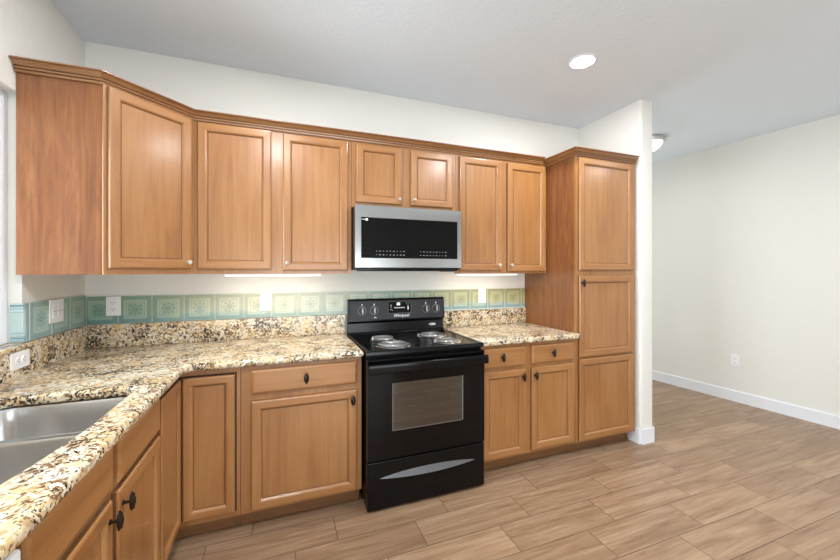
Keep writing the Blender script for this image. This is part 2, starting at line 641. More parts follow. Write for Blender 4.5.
# left wall with the opening of the sink window
WY0, WY1, WZ0, WZ1 = -2.05, -0.562, 1.05, 2.157
bm = bmesh.new()
box(bm, -0.14, 0.0, WY1, -0.001, 0.0, H)
box(bm, -0.14, 0.0, Y0, WY0, 0.0, H)
box(bm, -0.14, 0.0, WY0, WY1, 0.0, WZ0 - 0.02)
box(bm, -0.14, 0.0, WY0, WY1, WZ1, H)
struct('wall_left', bm, 'wall')
bm = bmesh.new()
prism(bm, [(xr(Y0), Y0), (xr(Y0) + 0.14, Y0), (xr(Y1) + 0.14, Y1), (xr(Y1), Y1)], 0, H)
struct('wall_right', bm, 'wall')
bm = bmesh.new()
box(bm, XS1 - 0.14, XS1, 0.141, Y1, 0, H)
struct('wall_passage', bm, 'wall')
bm = bmesh.new()
box(bm, XS1 - 0.14, xr(Y1) + 0.14, Y1 + 0.001, Y1 + 0.14, 0, H)
struct('wall_far', bm, 'wall')
bm = bmesh.new()
box(bm, -0.14, xr(Y0) + 0.14, Y0 - 0.14, Y0 - 0.001, 0, H)
struct('wall_rear', bm, 'wall')

# baseboards
bm = bmesh.new()
ya, yb = Y0 + 0.01, Y1 - 0.01
prism(bm, [(xr(ya) - 0.016, ya), (xr(ya) - 0.001, ya), (xr(yb) - 0.001, yb), (xr(yb) - 0.016, yb)], 0, 0.118)
ed = [e for e in bm.edges if all(abs(v.co.z - 0.118) < 1e-5 for v in e.verts) and e.calc_length() > 1 and e.verts[0].co.x < xr(e.verts[0].co.y) - 0.01]
bmesh.ops.bevel(bm, geom=ed, offset=0.009, segments=3, affect='EDGES')
struct('baseboard_right', bm, 'trim', smooth=True)
bm = bmesh.new()
t_ = 0.014
prism(bm, [(XS0 - t_, -0.54), (XS0 - t_, YS - t_), (XS1 + t_, YS - t_), (XS1 + t_, 0.0), (XS1 + 0.001, 0.0), (XS1 + 0.001, YS - 0.001), (XS0 - 0.001, YS - 0.001), (XS0 - 0.001, -0.54)], 0, 0.118)
ed = [e for e in bm.edges if abs(e.verts[0].co.z - e.verts[1].co.z) > .05 and e.verts[0].co.y < YS - 0.01]
bmesh.ops.bevel(bm, geom=ed, offset=0.02, segments=4, affect='EDGES')
ed = [e for e in bm.edges if all(abs(v.co.z - 0.118) < 1e-5 for v in e.verts) and max(abs(e.verts[0].co.x - 3.8145), 0) > 0]
struct('baseboard_stub', bm, 'trim', smooth=True)

# sink window
bm = bmesh.new()
fx0, fx1 = -0.125, -0.046
for a in ((fx0, fx1, WY1 - 0.05, WY1 - 0.001, WZ0 + 0.001, WZ1 - 0.001), (fx0, fx1, WY0 + 0.001, WY0 + 0.05, WZ0 + 0.001, WZ1 - 0.001),
          (fx0, fx1, WY0 + 0.05, WY1 - 0.05, WZ0 + 0.001, WZ0 + 0.055), (fx0, fx1, WY0 + 0.05, WY1 - 0.05, WZ1 - 0.055, WZ1 - 0.001),
          (fx0 + 0.01, fx1 - 0.01, -1.33, -1.28, WZ0 + 0.055, WZ1 - 0.055)):
    box(bm, *a, bevel=0.004)
wf = struct('window_1', bm, 'trim')
p_ = boxo('pane', (-0.092, -0.088, WY0 + 0.05, WY1 - 0.05, WZ0 + 0.055, WZ1 - 0.055), 'window_glass', wf)
bm = bmesh.new()
box(bm, -0.139, 0.034, WY0 + 0.001, WY1 - 0.001, WZ0 - 0.019, WZ0, bevel=0.004)
struct('trim_1', bm, 'granite')

# ------------------------------------------------------------------ cabinet parts
def door(parent, x0, x1, z0, z1, y, knob=None, fw=0.05, name='door', t=0.02):
    """framed door with a sunk flat panel; front faces -y, back lies at local y"""
    w, h = x1 - x0, z1 - z0
    bm = bmesh.new()
    prof = [(0.0, 0.0, 0), (0.0, 0.013, 2), (0.0025, 0.0175, 0), (0.006, 0.0195, 0), (0.009, t, 0), (fw - 0.010, t, 0), (fw - 0.009, t - 0.0012, 0), (fw - 0.005, t - 0.0018, 0), (fw - 0.002, t - 0.0045, 0), (fw + 0.002, t - 0.010, 0), (fw + 0.0035, t - 0.0128, 2), (fw + 0.0075, t - 0.0128, 2)]
    rings = []
    for ins, d, _ in prof:
        rings.append([bm.verts.new((sx * (w / 2 - ins), -d, sz * (h / 2 - ins))) for sx, sz in ((-1, -1), (1, -1), (1, 1), (-1, 1))])
    for k in range(len(rings) - 1):
        A, B = rings[k], rings[k + 1]
        for i in range(4):
            f = bm.faces.new((A[i], A[(i + 1) % 4], B[(i + 1) % 4], B[i]))
            f.material_index = prof[k + 1][2] if prof[k + 1][2] else (1 if i in (0, 2) else 0)
    # back of the frame
    A, B = rings[0], rings[-1]
    bk = [bm.verts.new((v.co.x, 0.0, v.co.z)) for v in B]
    for i in range(4):
        bm.faces.new((A[i], A[(i + 1) % 4], bk[(i + 1) % 4], bk[i]))
        bm.faces.new((B[i], B[(i + 1) % 4], bk[(i + 1) % 4], bk[i]))
    o = obj(name, bm, ['wood_v', 'wood_h', 'glaze'], parent, ((x0 + x1) / 2, y, (z0 + z1) / 2))
    pf = fw + 0.0065
    boxo('panel', (-w / 2 + pf, w / 2 - pf, -(t - 0.0115), -0.003, -h / 2 + pf, h / 2 - pf), 'wood_v', o)
    if knob:
        add_knob(o, knob[0], knob[1] - (x0 + x1) / 2, knob[2] - (z0 + z1) / 2, t)
    return o


def drawer(parent, x0, x1, z0, z1, y, knob=None, name='drawer', t=0.02):
    w, h = x1 - x0, z1 - z0
    bm = bmesh.new()
    rings = []
    for ins, d in ((0, 0), (0, 0.011), (0.003, 0.0155), (0.009, 0.0185), (0.013, t)):
        rings.append([bm.verts.new((sx * (w / 2 - ins), -d, sz * (h / 2 - ins))) for sx, sz in ((-1, -1), (1, -1), (1, 1), (-1, 1))])
    for A, B in zip(rings, rings[1:]):
        for i in range(4):
            bm.faces.new((A[i], A[(i + 1) % 4], B[(i + 1) % 4], B[i]))
    bm.faces.new(rings[-1])
    bm.faces.new(rings[0])
    o = obj(name, bm, 'wood_h', parent, ((x0 + x1) / 2, y, (z0 + z1) / 2))
    if knob:
        add_knob(o, knob[0], knob[1] - (x0 + x1) / 2, knob[2] - (z0 + z1) / 2, t)
    return o


def add_knob(parent, kind, x, z, t):
    bm = bmesh.new()
    if kind == 'bronze':
        lathe(bm, [(0.008, 0.0), (0.008, 0.002), (0.0045, 0.005), (0.0042, 0.016), (0.006, 0.019)], 'Y', 16)
        # upright oval head with a rolled rim and a raised, twisted middle
        lathe(bm, [(0.002, 0.017), (0.010, 0.0185), (0.0135, 0.0215), (0.0135, 0.0245), (0.0115, 0.0268), (0.0100, 0.0258), (0.0095, 0.0270), (0.0065, 0.0312), (0.0027, 0.0330), (0.0003, 0.0335)], 'Y', 24, sx=0.95, sz=2.15)
        for zz in (-0.0200, 0.0200):
            lathe(bm, [(0.0005, 0.0262), (0.0042, 0.0267), (0.0042, 0.0285), (0.002, 0.0305), (0.0003, 0.031)], 'Y', 12, center=(0, 0, zz))
        obj('knob', bm, 'bronze', parent, (x, -t, z), smooth=True)
    else:
        lathe(bm, [(0.008, 0.0), (0.008, 0.002), (0.005, 0.004), (0.005, 0.009)], 'Y', 12)
        lathe(bm, [(0.005, 0.009), (0.0105, 0.014), (0.0128, 0.019), (0.0105, 0.026), (0.006, 0.029), (0.0003, 0.0295)], 'Y', 10)
        k = obj('knob', bm, 'crystal', parent, (x, -t, z))
        k['label'] = 'clear crystal knob'


def frame_bars(bm, bars, y, th=0.019):
    for (x0, x1, z0, z1) in bars:
        box(bm, x0, x1, y, y + th, z0, z1)


def wall_cabinet(name, label, x0, x1, z0, z1, doors, stile=0.03, centre=None, bottom_rail=0.035, top_rail=0.05):
    """doors in world x/z; local frame = world frame moved to (x0,0,z0)"""
    r = thing(name, label, 'cabinet', (x0, 0, z0), 0, 'wall cabinets of the kitchen')
    w, h = x1 - x0, z1 - z0
    FY = -0.29
    bm = bmesh.new()
    box(bm, 0, w, FY + 0.019, -0.002, 0.012, h)
    obj('carcass', bm, 'veneer', r)
    bm = bmesh.new()
    bars = [(0, stile, 0, h), (w - stile, w, 0, h), (stile, w - stile, 0, bottom_rail), (stile, w - stile, h - top_rail, h)]
    if centre:
        bars.append((centre[0] - x0, centre[1] - x0, bottom_rail, h - top_rail))
    frame_bars(bm, bars, FY, 0.0185)
    obj('face_frame', bm, 'wood_v', r)
    for (a, b, c, d, kn) in doors:
        k = (kn[0], kn[1] - x0, kn[2] - z0) if kn else None
        door(r, a - x0, b - x0, c - z0, d - z0, FY - 0.0005, k)
    return r


UB, UT = 1.354, 2.262
# diagonal corner wall cabinet
cc = thing('corner_wall_cabinet', 'tall honey-brown corner wall cabinet with an angled door and broad plain side panel', 'cabinet', (0, 0, UB), 0, 'wall cabinets of the kitchen')
bm = bmesh.new()
prism(bm, [(0.002, -0.002), (0.6055, -0.002), (0.6055, -0.288), (0.303, -0.605), (0.002, -0.605)], 0.0, UT - UB)
obj('carcass', bm, 'veneer', cc)
dl = math.hypot(0.302, 0.317)
da = math.atan2(0.317, 0.302)


def diag_pt(s, out=0.0):
    ux, uy = 0.302 / dl, 0.317 / dl
    return (0.305 + ux * s + uy * out, -0.607 + uy * s - ux * out)


fr_bm = bmesh.new()
frame_bars(fr_bm, [(0, 0.03, 0, UT - UB), (dl - 0.03, dl, 0, UT - UB), (0.03, dl - 0.03, 0, 0.035), (0.03, dl - 0.03, UT - UB - 0.05, UT - UB)], -0.0085, 0.0075)
ff = obj('face_frame', fr_bm, 'wood_v', cc, (0.305, -0.607, 0), da)
dd = door(cc, 0, 0.40, 0.0, 2.235 - 1.384, 0, ('crystal', 0.40 - 0.026, 0.036))
p = diag_pt(dl / 2 - 0.004, 0.0095)
dd.location = (p[0], p[1], (1.384 + 2.235) / 2 - UB)
dd.rotation_euler = (0, 0, da)

CK = 'crystal'
wall_cabinet('double_wall_cabinet', 'tall two-door wall cabinet between the angled corner cabinet and the microwave', 0.6085, 1.5205, UB, UT,
             [(0.633, 1.028, 1.381, 2.232, None), (1.094, 1.495, 1.374, 2.226, (CK, 1.118, 1.42))], centre=(1.02, 1.10))
wall_cabinet('short_wall_cabinet', 'short two-door wall cabinet directly above the microwave', 1.5225, 2.2895, 1.797, UT,
             [(1.550, 1.870, 1.83, 2.226, (CK, 1.846, 1.864)), (1.934, 2.262, 1.83, 2.222, (CK, 1.957, 1.868))], centre=(1.862, 1.942), bottom_rail=0.04)
wall_cabinet('double_wall_cabinet', 'narrow-doored tall wall cabinet right of the microwave beside the pantry', 2.2915, 3.119, UB - 0.001, UT,
             [(2.318, 2.683, 1.374, 2.222, (CK, 2.655, 1.417)), (2.735, 3.100, 1.368, 2.216, (CK, 2.762, 1.417))], centre=(2.675, 2.743))

# ------------------------------------------------------------------ crown mouldings
def sweep(name, path, zb, prof, label, mats='crown'):
    """path: open 2-D line; profile grows to the right-hand side of the walking direction"""
    bm = bmesh.new()
    n = len(path)
    V = [Vector(p) for p in path]
    cols = []
    for i in range(n):
        d0 = (V[i] - V[i - 1]).normalized() if i > 0 else (V[1] - V[0]).normalized()
        d1 = (V[i + 1] - V[i]).normalized() if i < n - 1 else d0
        n0, n1 = Vector((d0.y, -d0.x)), Vector((d1.y, -d1.x))
        m = (n0 + n1).normalized()
        m = m / max(0.2, m.dot(n0))
        cols.append([bm.verts.new((V[i].x + m.x * o_, V[i].y + m.y * o_, zb + z_)) for o_, z_ in prof])
    k = len(prof)
    for A, B in zip(cols, cols[1:]):
        for j in range(k):
            f = bm.faces.new((A[j], A[(j + 1) % k], B[(j + 1) % k], B[j]))
            f.material_index = 1 if j in (2, 3, 5, 6, 9, 10) else 0
    bm.faces.new(cols[0])
    bm.faces.new(list(reversed(cols[-1])))
    o = obj(name, bm, [mats, 'glaze'])
    return tag(o, label, 'moulding', 'crown mouldings')


CP = [(0.0, 0.0), (0.010, 0.0), (0.0125, 0.008), (0.008, 0.0115), (0.0145, 0.0140), (0.0170, 0.0205), (0.0125, 0.0235), (0.0190, 0.0270), (0.0280, 0.0370), (0.0370, 0.0425), (0.0360, 0.0445), (0.043, 0.0455), (0.043, 0.051), (0.0, 0.051)]
q0, q1 = (0.3055, -0.6085), (0.6085, -0.2915)
sweep('crown_moulding', [(0.002, -0.6085), (0.302, -0.6085), (0.6125, -0.2925), (3.076, -0.2925)], 2.238, CP, 'long brown crown moulding along the top of the wall cabinets, bending round the corner cabinet')

# ------------------------------------------------------------------ pantry
PX0, PX1, PT = 3.1225, 3.7255, 2.252
pan = thing('pantry_cabinet', 'tall three-door pantry cabinet standing against the stub wall right of the counter', 'cabinet', (PX0, 0, 0))
pw = PX1 - PX0
bm = bmesh.new()
box(bm, 0, pw, -0.588, -0.002, 0.095, PT - 0.002)
box(bm, 0.0, 0.018, -0.53, -0.002, 0.001, 0.095)
box(bm, pw - 0.018, pw, -0.53, -0.002, 0.001, 0.095)
obj('carcass', bm, 'veneer', pan)
bm = bmesh.new()
frame_bars(bm, [(0, 0.03, 0.095, PT - 0.002), (pw - 0.03, pw, 0.095, PT - 0.002), (0.03, pw - 0.03, 0.095, 0.135), (0.03, pw - 0.03, PT - 0.06, PT - 0.002), (0.03, pw - 0.03, 1.32, 1.40), (0.03, pw - 0.03, 0.70, 0.75)], -0.607, 0.0185)
obj('face_frame', bm, 'wood_v', pan)
boxo('toe_kick', (0.019, pw - 0.019, -0.53, -0.515, 0.001, 0.0945), 'toe', pan)
ax0, ax1 = 3.142 - PX0, 3.690 - PX0
door(pan, ax0, ax1, 1.377, 2.214, -0.6075)
door(pan, ax0, ax1, 0.732, 1.334, -0.6075, ('bronze', 3.163 - PX0, 1.283))
door(pan, ax0, ax1, 0.110, 0.718, -0.6075)
# its own crown, from the wall cabinets round the front to the stub wall
sweep('crown_moulding', [(3.1205, -0.2925), (3.1205, -0.6095), (3.7265, -0.6095)], 2.2255, CP, 'short brown crown moulding wrapping the top of the pantry cabinet')

# ------------------------------------------------------------------ base cabinets
BH = 0.874
FYB = -0.607


def base_carcass(r, w, bars, depth=0.607, x0=0.0, h=BH, toe=True):
    bm = bmesh.new()
    box(bm, x0, x0 + w, -depth + 0.019, -0.002, 0.098, h)
    obj('carcass', bm, 'veneer', r)
    bm = bmesh.new()
    frame_bars(bm, bars, -depth, 0.0185)
    obj('face_frame', bm, 'wood_v', r)
    if toe:
        boxo('toe_kick', (x0, x0 + w, -0.535, -0.52, 0.001, 0.0975), 'toe', r)


# corner base cabinet with a folding pair of doors meeting in the corner
cb = thing('corner_base_cabinet', 'corner base cabinet under the countertop with two narrow doors hinged at a right angle', 'cabinet', (0, 0, 0), 0, 'base cabinets under the left countertop')
LS = 0.885
bm = bmesh.new()
prism(bm, [(0.002, -0.002), (LS, -0.002), (LS, -0.588), (0.588, -0.588), (0.588, -0.936), (0.002, -0.936)], 0.098, BH)
obj('carcass', bm, 'veneer', cb)
bm = bmesh.new()
frame_bars(bm, [(0.6075, LS, 0.098, 0.122), (0.6075, LS, 0.846, BH), (0.868, LS, 0.122, 0.846)], FYB, 0.0185)
box(bm, 0.5885, 0.607, -0.936, -0.6075, 0.098, 0.122)
box(bm, 0.5885, 0.607, -0.936, -0.6075, 0.846, BH)
box(bm, 0.5885, 0.607, -0.936, -0.930, 0.122, 0.846)
obj('face_frame', bm, 'wood_v', cb)
bm = bmesh.new()
box(bm, 0.536, LS, -0.535, -0.52, 0.001, 0.0975)
box(bm, 0.52, 0.535, -0.936, -0.5355, 0.001, 0.0975)
obj('toe_kick', bm, 'toe', cb)
boxo('recess', (0.6075, 0.868, -0.6063, -0.589, 0.1225, 0.8455), 'gap_shade', cb)  # dark sheet in the door opening, painting the shade of the gap
door(cb, 0.6275, 0.8605, 0.128, 0.838, FYB - 0.0003, fw=0.044)
d2 = door(cb, 0, 0.306, 0, 0.710, 0, fw=0.044)
d2.location = (0.6073, -0.630 - 0.153, 0.128 + 0.355)
d2.rotation_euler = (0, 0, PI / 2)

# drawer base left of the range
r = thing('drawer_base_cabinet', 'base cabinet left of the range with one wide drawer over one wide door', 'cabinet', (0.887, 0, 0), 0, 'base cabinets under the left countertop')
W = 1.5225 - 0.887
base_carcass(r, W, [(0, 0.06, 0.098, BH), (W - 0.035, W, 0.098, BH), (0.06, W - 0.035, 0.098, 0.13), (0.06, W - 0.035, 0.84, BH), (0.06, W - 0.035, 0.67, 0.735)])
drawer(r, 0.936 - 0.887, 1.495 - 0.887, 0.722, 0.850, FYB - 0.0005, ('bronze', 1.213 - 0.887, 0.787))
door(r, 0.936 - 0.887, 1.495 - 0.887, 0.112, 0.688, FYB - 0.0005, ('bronze', 1.467 - 0.887, 0.634))

# base cabinet right of the range
X0 = 2.298
r = thing('double_base_cabinet', 'base cabinet right of the range with two drawers over two doors', 'cabinet', (X0, 0, 0))
W = 3.1205 - X0
base_carcass(r, W, [(0, 0.05, 0.098, BH), (W - 0.035, W, 0.098, BH), (0.05, W - 0.035, 0.098, 0.135), (0.05, W - 0.035, 0.84, BH), (0.05, 2.655 - X0, 0.68, 0.735), (2.723 - X0, W - 0.035, 0.68, 0.735), (2.655 - X0, 2.723 - X0, 0.135, 0.84)])
drawer(r, 2.325 - X0, 2.662 - X0, 0.721, 0.852, FYB - 0.0005, ('bronze', 2.472 - X0, 0.792))
drawer(r, 2.716 - X0, 3.090 - X0, 0.721, 0.850, FYB - 0.0005, ('bronze', 2.893 - X0, 0.790))
door(r, 2.325 - X0, 2.662 - X0, 0.115, 0.698, FYB - 0.0005, ('bronze', 2.638 - X0, 0.645))
door(r, 2.716 - X0, 3.090 - X0, 0.122, 0.698, FYB - 0.0005, ('bronze', 2.740 - X0, 0.645))

# sink base on the left wall: local x runs towards the back wall
SY0 = -1.818
r = thing('sink_base_cabinet', 'base cabinet under the sink with two false drawer fronts and two doors', 'cabinet', (0, SY0, 0), PI / 2, 'base cabinets under the left countertop')
W = -0.937 - SY0
bm = bmesh.new()                      # open-topped box, room for the bowls
box(bm, 0, 0.018, -0.588, -0.002, 0.098, BH)
box(bm, W - 0.010, W, -0.588, -0.002, 0.098, BH)
box(bm, 0.018, W - 0.010, -0.588, -0.002, 0.098, 0.116)
box(bm, 0.018, W - 0.010, -0.02, -0.002, 0.116, BH)
obj('carcass', bm, 'veneer', r)
bm = bmesh.new()
frame_bars(bm, [(0, 0.03, 0.098, BH), (W - 0.025, W, 0.098, BH), (0.03, W - 0.025, 0.098, 0.13), (0.03, W - 0.025, 0.85, BH), (0.03, 0.40, 0.69, 0.735), (0.47, W - 0.025, 0.69, 0.735), (0.40, 0.47, 0.13, 0.85)], -0.607, 0.0185)
obj('face_frame', bm, 'wood_v', r)
boxo('toe_kick', (0, W, -0.535, -0.52, 0.001, 0.0975), 'toe', r)
yl = lambda y: y - SY0
drawer(r, yl(-1.797), yl(-1.402), 0.733, 0.862, FYB - 0.0005, name='false_drawer_front')
drawer(r, yl(-1.358), yl(-0.962), 0.726, 0.862, FYB - 0.0005, name='false_drawer_front')
door(r, yl(-1.797), yl(-1.410), 0.112, 0.705, FYB - 0.0005, ('bronze', yl(-1.437), 0.655))
door(r, yl(-1.372), yl(-0.962), 0.112, 0.705, FYB - 0.0005, ('bronze', yl(-1.343), 0.656))

# dishwasher, mostly out of the frame
dw = thing('dishwasher', 'white dishwasher under the end of the countertop beside the sink cabinet', 'dishwasher', (0, -2.435, 0), PI / 2)
boxo('body', (0.004, 0.60, -0.575, -0.03, 0.09, 0.868), 'appliance_white', dw)
boxo('door', (0.004, 0.60, -0.632, -0.577, 0.11, 0.76), 'appliance_white', dw, bevel=0.008)
boxo('control_panel', (0.004, 0.60, -0.640, -0.577, 0.765, 0.866), 'appliance_white', dw, bevel=0.008)
boxo('kick_plate', (0.01, 0.594, -0.56, -0.545, 0.001, 0.085), 'black_satin', dw)
for q in (0.05, 0.55):
    bm = bmesh.new()
    cyl(bm, (q, -0.3, 0.0005), (q, -0.3, 0.0895), 0.014)
    obj('foot', bm, 'black_satin', dw)

# ------------------------------------------------------------------ countertops, splashes, tiles
ZC0, ZC1 = 0.8755, 0.914
CF = 0.648
# fillet in the inner corner
fil = []
R_ = 0.05
for i in range(7):
    a = PI / 2 * i / 6
    fil.append((CF + R_ - R_ * math.cos(PI / 2 - a), -(CF + R_) + R_ * math.sin(PI / 2 - a)))
outline = [(0.002, -0.002), (1.5255, -0.002), (1.5255, -CF)] + fil + [(CF, -3.05), (0.002, -3.05)]
def bowed(pts):                          # front edge of the sink bows inwards towards its far end
    return [(px - 0.28 * max(0.0, -1.30 - py) ** 2 * (px > 0.35), py) for px, py in pts]


def refine(pts, n=6):
    out = []
    for (ax, ay), (bx_, by_) in zip(pts, pts[1:] + pts[:1]):
        k = n if math.hypot(bx_ - ax, by_ - ay) > 0.1 else 1
        out += [(ax + (bx_ - ax) * i / k, ay + (by_ - ay) * i / k) for i in range(k)]
    return out


hole = bowed(refine(rounded_rect(0.135, 0.551, -1.735, -0.962, 0.06)))
ct = curve_slab('countertop', outline, [hole], ZC0, ZC1, 0.014, 'granite')
tag(ct, 'long speckled gold granite countertop bending round the corner, with the sink cut-out', 'countertop', 'granite countertops')
ct2 = curve_slab('countertop', [(2.296, -0.002), (3.119, -0.002), (3.119, -0.608), (3.128, -0.629), (3.128, -CF), (2.296, -CF)], [], ZC0, ZC1, 0.014, 'granite')
tag(ct2, 'short speckled gold granite countertop between the range and the pantry', 'countertop', 'granite countertops')
ZS = 1.051
o = boxo('granite_backsplash', (0.0235, 1.5245, -0.022, -0.002, ZC1 + 0.0005, ZS), 'granite', bevel=0.002)
tag(o, 'granite upstand along the back wall left of the range', 'backsplash', 'granite upstands')
o = boxo('granite_backsplash', (0.002, 0.0225, -3.0, -0.002, ZC1 + 0.0005, WZ0 - 0.0205), 'granite')
bm = bmesh.new()
bpy.data.objects.remove(o)
box(bm, 0.002, 0.0225, WY1, -0.002, ZC1 + 0.0005, ZS)
box(bm, 0.002, 0.0225, -3.0, WY1, ZC1 + 0.0005, WZ0 - 0.0205)
o = obj('granite_backsplash', bm, 'granite')
tag(o, 'granite upstand along the left wall behind the sink', 'backsplash', 'granite upstands')
o = boxo('granite_backsplash', (2.297, 3.119, -0.022, -0.002, ZC1 + 0.0005, ZS - 0.008), 'granite', bevel=0.002)
tag(o, 'granite upstand along the back wall between range and pantry', 'backsplash', 'granite upstands')

ZT0, ZT1 = 1.0525, 1.2195
bm = bmesh.new()
P_ = 0.1715
x = -0.008
while x < 3.118:
    a, b = max(0.011, x) + 0.0008, min(3.119, x + P_) - 0.0008
    if b - a > 0.01:
        lo_ = ZT0 if b < 2.3 else ZT0 - 0.008
        box(bm, a, b, -0.0095, -0.002, ZT0 if a < 2.2 else lo_, ZT1, bevel=0.002)
    x += P_
o = obj('tile_border', bm, 'tile_back')
tag(o, 'band of embossed teal to straw-yellow tiles along the back wall', 'tiles', 'tile bands')
bm = bmesh.new()
y = -0.012
while y > -0.56:
    a, b = max(-0.562, y - P_) + 0.0008, y - 0.0008
    if b - a > 0.01:
        box(bm, 0.002, 0.0095, a, b, ZT0, ZT1 + 0.008, bevel=0.002)
    y -= P_
box(bm, -0.036, 0.0095, -0.571, -0.5632, ZT0, ZT1 + 0.008, bevel=0.002)
o = obj('tile_border', bm, 'tile_left')
tag(o, 'short band of embossed blue-green tiles on the left wall, turning into the window recess', 'tiles', 'tile bands')

# ------------------------------------------------------------------ sink
sk = thing('sink', 'stainless steel double-bowl undermount sink set into the left countertop', 'sink', (0.0, 0.0, 0.0))


def bowl(x0, x1, y0, y1, ztop, depth):
    bm = bmesh.new()
    rings = []
    spec = [(-0.008, ztop, 0.062), (0.0, ztop - 0.001, 0.06), (0.003, ztop - 0.012, 0.06), (0.008, ztop - depth + 0.05, 0.06), (0.016, ztop - depth + 0.022, 0.06), (0.033, ztop - depth + 0.006, 0.055), (0.06, ztop - depth, 0.05)]
    for ins, z, rr in spec:
        rings.append([bm.verts.new((px, py, z)) for px, py in bowed(refine(rounded_rect(x0 + ins, x1 - ins, y0 + ins, y1 - ins, rr)))])
    # outside shell a little below the inside
    for A, B in zip(rings, rings[1:]):
        n = len(A)
        for i in range(n):
            bm.faces.new((A[i], A[(i + 1) % n], B[(i + 1) % n], B[i]))
    bm.faces.new(rings[-1])
    o = obj('bowl', bm, 'sink', sk, smooth=True)
    sm = o.modifiers.new('thickness', 'SOLIDIFY')
    sm.thickness = 0.0015
    sm.offset = -1
    bm = bmesh.new()
    lathe(bm, [(0.042, 0.0035), (0.040, 0.005), (0.030, 0.003), (0.012, 0.0022), (0.0005, 0.0022)], 'Z', 24, center=((x0 + x1) / 2, (y0 + y1) / 2, ztop - depth + 0.0005))
    obj('drain', bm, 'chrome', o, smooth=True)


bowl(0.130, 0.556, -1.285, -0.957, 0.8735, 0.20)
bowl(0.130, 0.556, -1.740, -1.313, 0.8735, 0.20)
bm = bmesh.new()
box(bm, 0.165, 0.522, -1.314, -1.284, 0.856, 0.872, bevel=0.007, seg=4)
obj('divider', bm, 'sink', sk, smooth=True)

# ------------------------------------------------------------------ range
RX0, RX1 = 1.5345, 2.2945
rg = thing('range', 'black free-standing electric coil range between the two countertops', 'range', ((RX0 + RX1) / 2, 0, 0))
rw = (RX1 - RX0) / 2 - 0.001
boxo('body', (-rw, rw, -0.655, -0.035, 0.03, 0.888), 'black', rg, bevel=0.003)
for sx in (-1, 1):
    for yy in (-0.60, -0.10):
        bm = bmesh.new()
        cyl(bm, (sx * (rw - 0.05), yy, 0.0005), (sx * (rw - 0.05), yy, 0.0295), 0.016)
        obj('foot', bm, 'black_satin', rg)
# cooktop with a shallow dished surface
bm = bmesh.new()
prof = [(0.0, 0.8885), (0.0, 0.908), (0.003, 0.914), (0.008, 0.916), (0.020, 0.916), (0.030, 0.911)]
rings = []
for ins, z in prof:
    rings.append([bm.verts.new((sx * (rw - ins), yy, z)) for sx, yy in ((-1, -0.690 + ins), (1, -0.690 + ins), (1, -0.075 - ins * 0.2), (-1, -0.075 - ins * 0.2))])
for A, B in zip(rings, rings[1:]):
    for i in range(4):
        bm.faces.new((A[i], A[(i + 1) % 4], B[(i + 1) % 4], B[i]))
bm.faces.new(rings[-1])
bm.faces.new(list(reversed(rings[0])))
cook = obj('cooktop', bm, 'black', rg, smooth=True)


def burner(cx, cy, R):
    bm = bmesh.new()
    lathe(bm, [(R * 0.25, 0.0004), (R * 0.6, 0.0006), (R * 0.98, 0.0012), (R * 1.04, 0.0030), (R * 1.10, 0.0040), (R * 1.15, 0.0030), (R * 1.18, 0.0004)], 'Z', 40, center=(cx, cy, 0.9112))
    dp = obj('drip_pan', bm, 'chrome', cook, smooth=True)
    # spiral heating element
    bm = bmesh.new()
    turns, n, k, rr = (4.2 if R > 0.085 else 3.4), 190, 8, 0.0052
    a_in = 0.022
    rings = []
    for i in range(n + 1):
        s = i / n
        a = s * turns * 2 * PI
        rad = a_in + (R * 0.93 - a_in) * s
        ring = []
        for j in range(k):
            b = 2 * PI * j / k
            q = rad + rr * math.cos(b)
            ring.append(bm.verts.new((cx + q * math.cos(a), cy + q * math.sin(a), 0.9185 + 0.8 * rr * math.sin(b))))
        rings.append(ring)
    for A, B in zip(rings, rings[1:]):
        for j in range(k):
            bm.faces.new((A[j], B[j], B[(j + 1) % k], A[(j + 1) % k]))
    bm.faces.new(rings[0])
    bm.faces.new(rings[-1])
    for a in (0.5, 2.6, 4.7):          # support spider
        d = Vector((math.cos(a), math.sin(a), 0))
        cyl(bm, Vector((cx, cy, 0.9137)) + d * 0.01, Vector((cx, cy, 0.9137)) + d * R * 1.0, 0.0018, n=8)
    obj('coil', bm, 'coil', cook, smooth=True)


burner(-0.185, -0.315, 0.078)
burner(-0.180, -0.538, 0.096)
burner(0.175, -0.300, 0.096)
burner(0.185, -0.545, 0.081)

# back guard
bm = bmesh.new()
# side profile: lower riser, overhanging control box
pf = [(-0.035, 0.889), (-0.076, 0.889), (-0.076, 0.9137), (-0.066, 0.921), (-0.060, 0.985), (-0.066, 0.995), (-0.086, 0.999), (-0.090, 1.004), (-0.074, 1.156), (-0.066, 1.164), (-0.035, 1.164)]
L_ = [bm.verts.new((-rw, y, z)) for y, z in pf]
R2 = [bm.verts.new((rw, y, z)) for y, z in pf]
n = len(pf)
for i in range(n):
    bm.faces.new((L_[i], L_[(i + 1) % n], R2[(i + 1) % n], R2[i]))
bm.faces.new(L_)
bm.faces.new(list(reversed(R2)))
bg = obj('backguard', bm, 'black', rg)
tilt = math.atan2(0.016, 0.152)


def on_panel(x, z, out=0.0):            # point on the sloped control face
    y = -0.090 + (z - 1.004) / 0.152 * 0.016
    return (x, y - out * math.cos(tilt), z + out * -math.sin(tilt))


def panel_box(name, x0, x1, z0, z1, th, mat, bevel=0.0, out=0.0):
    bm = bmesh.new()
    w, h = x1 - x0, z1 - z0
    box(bm, -w / 2, w / 2, -th, 0, -h / 2, h / 2, bevel=bevel)
    o = obj(name, bm, mat, bg, on_panel((x0 + x1) / 2, (z0 + z1) / 2, out))
    o.rotation_euler = (-tilt, 0, 0)
    return o


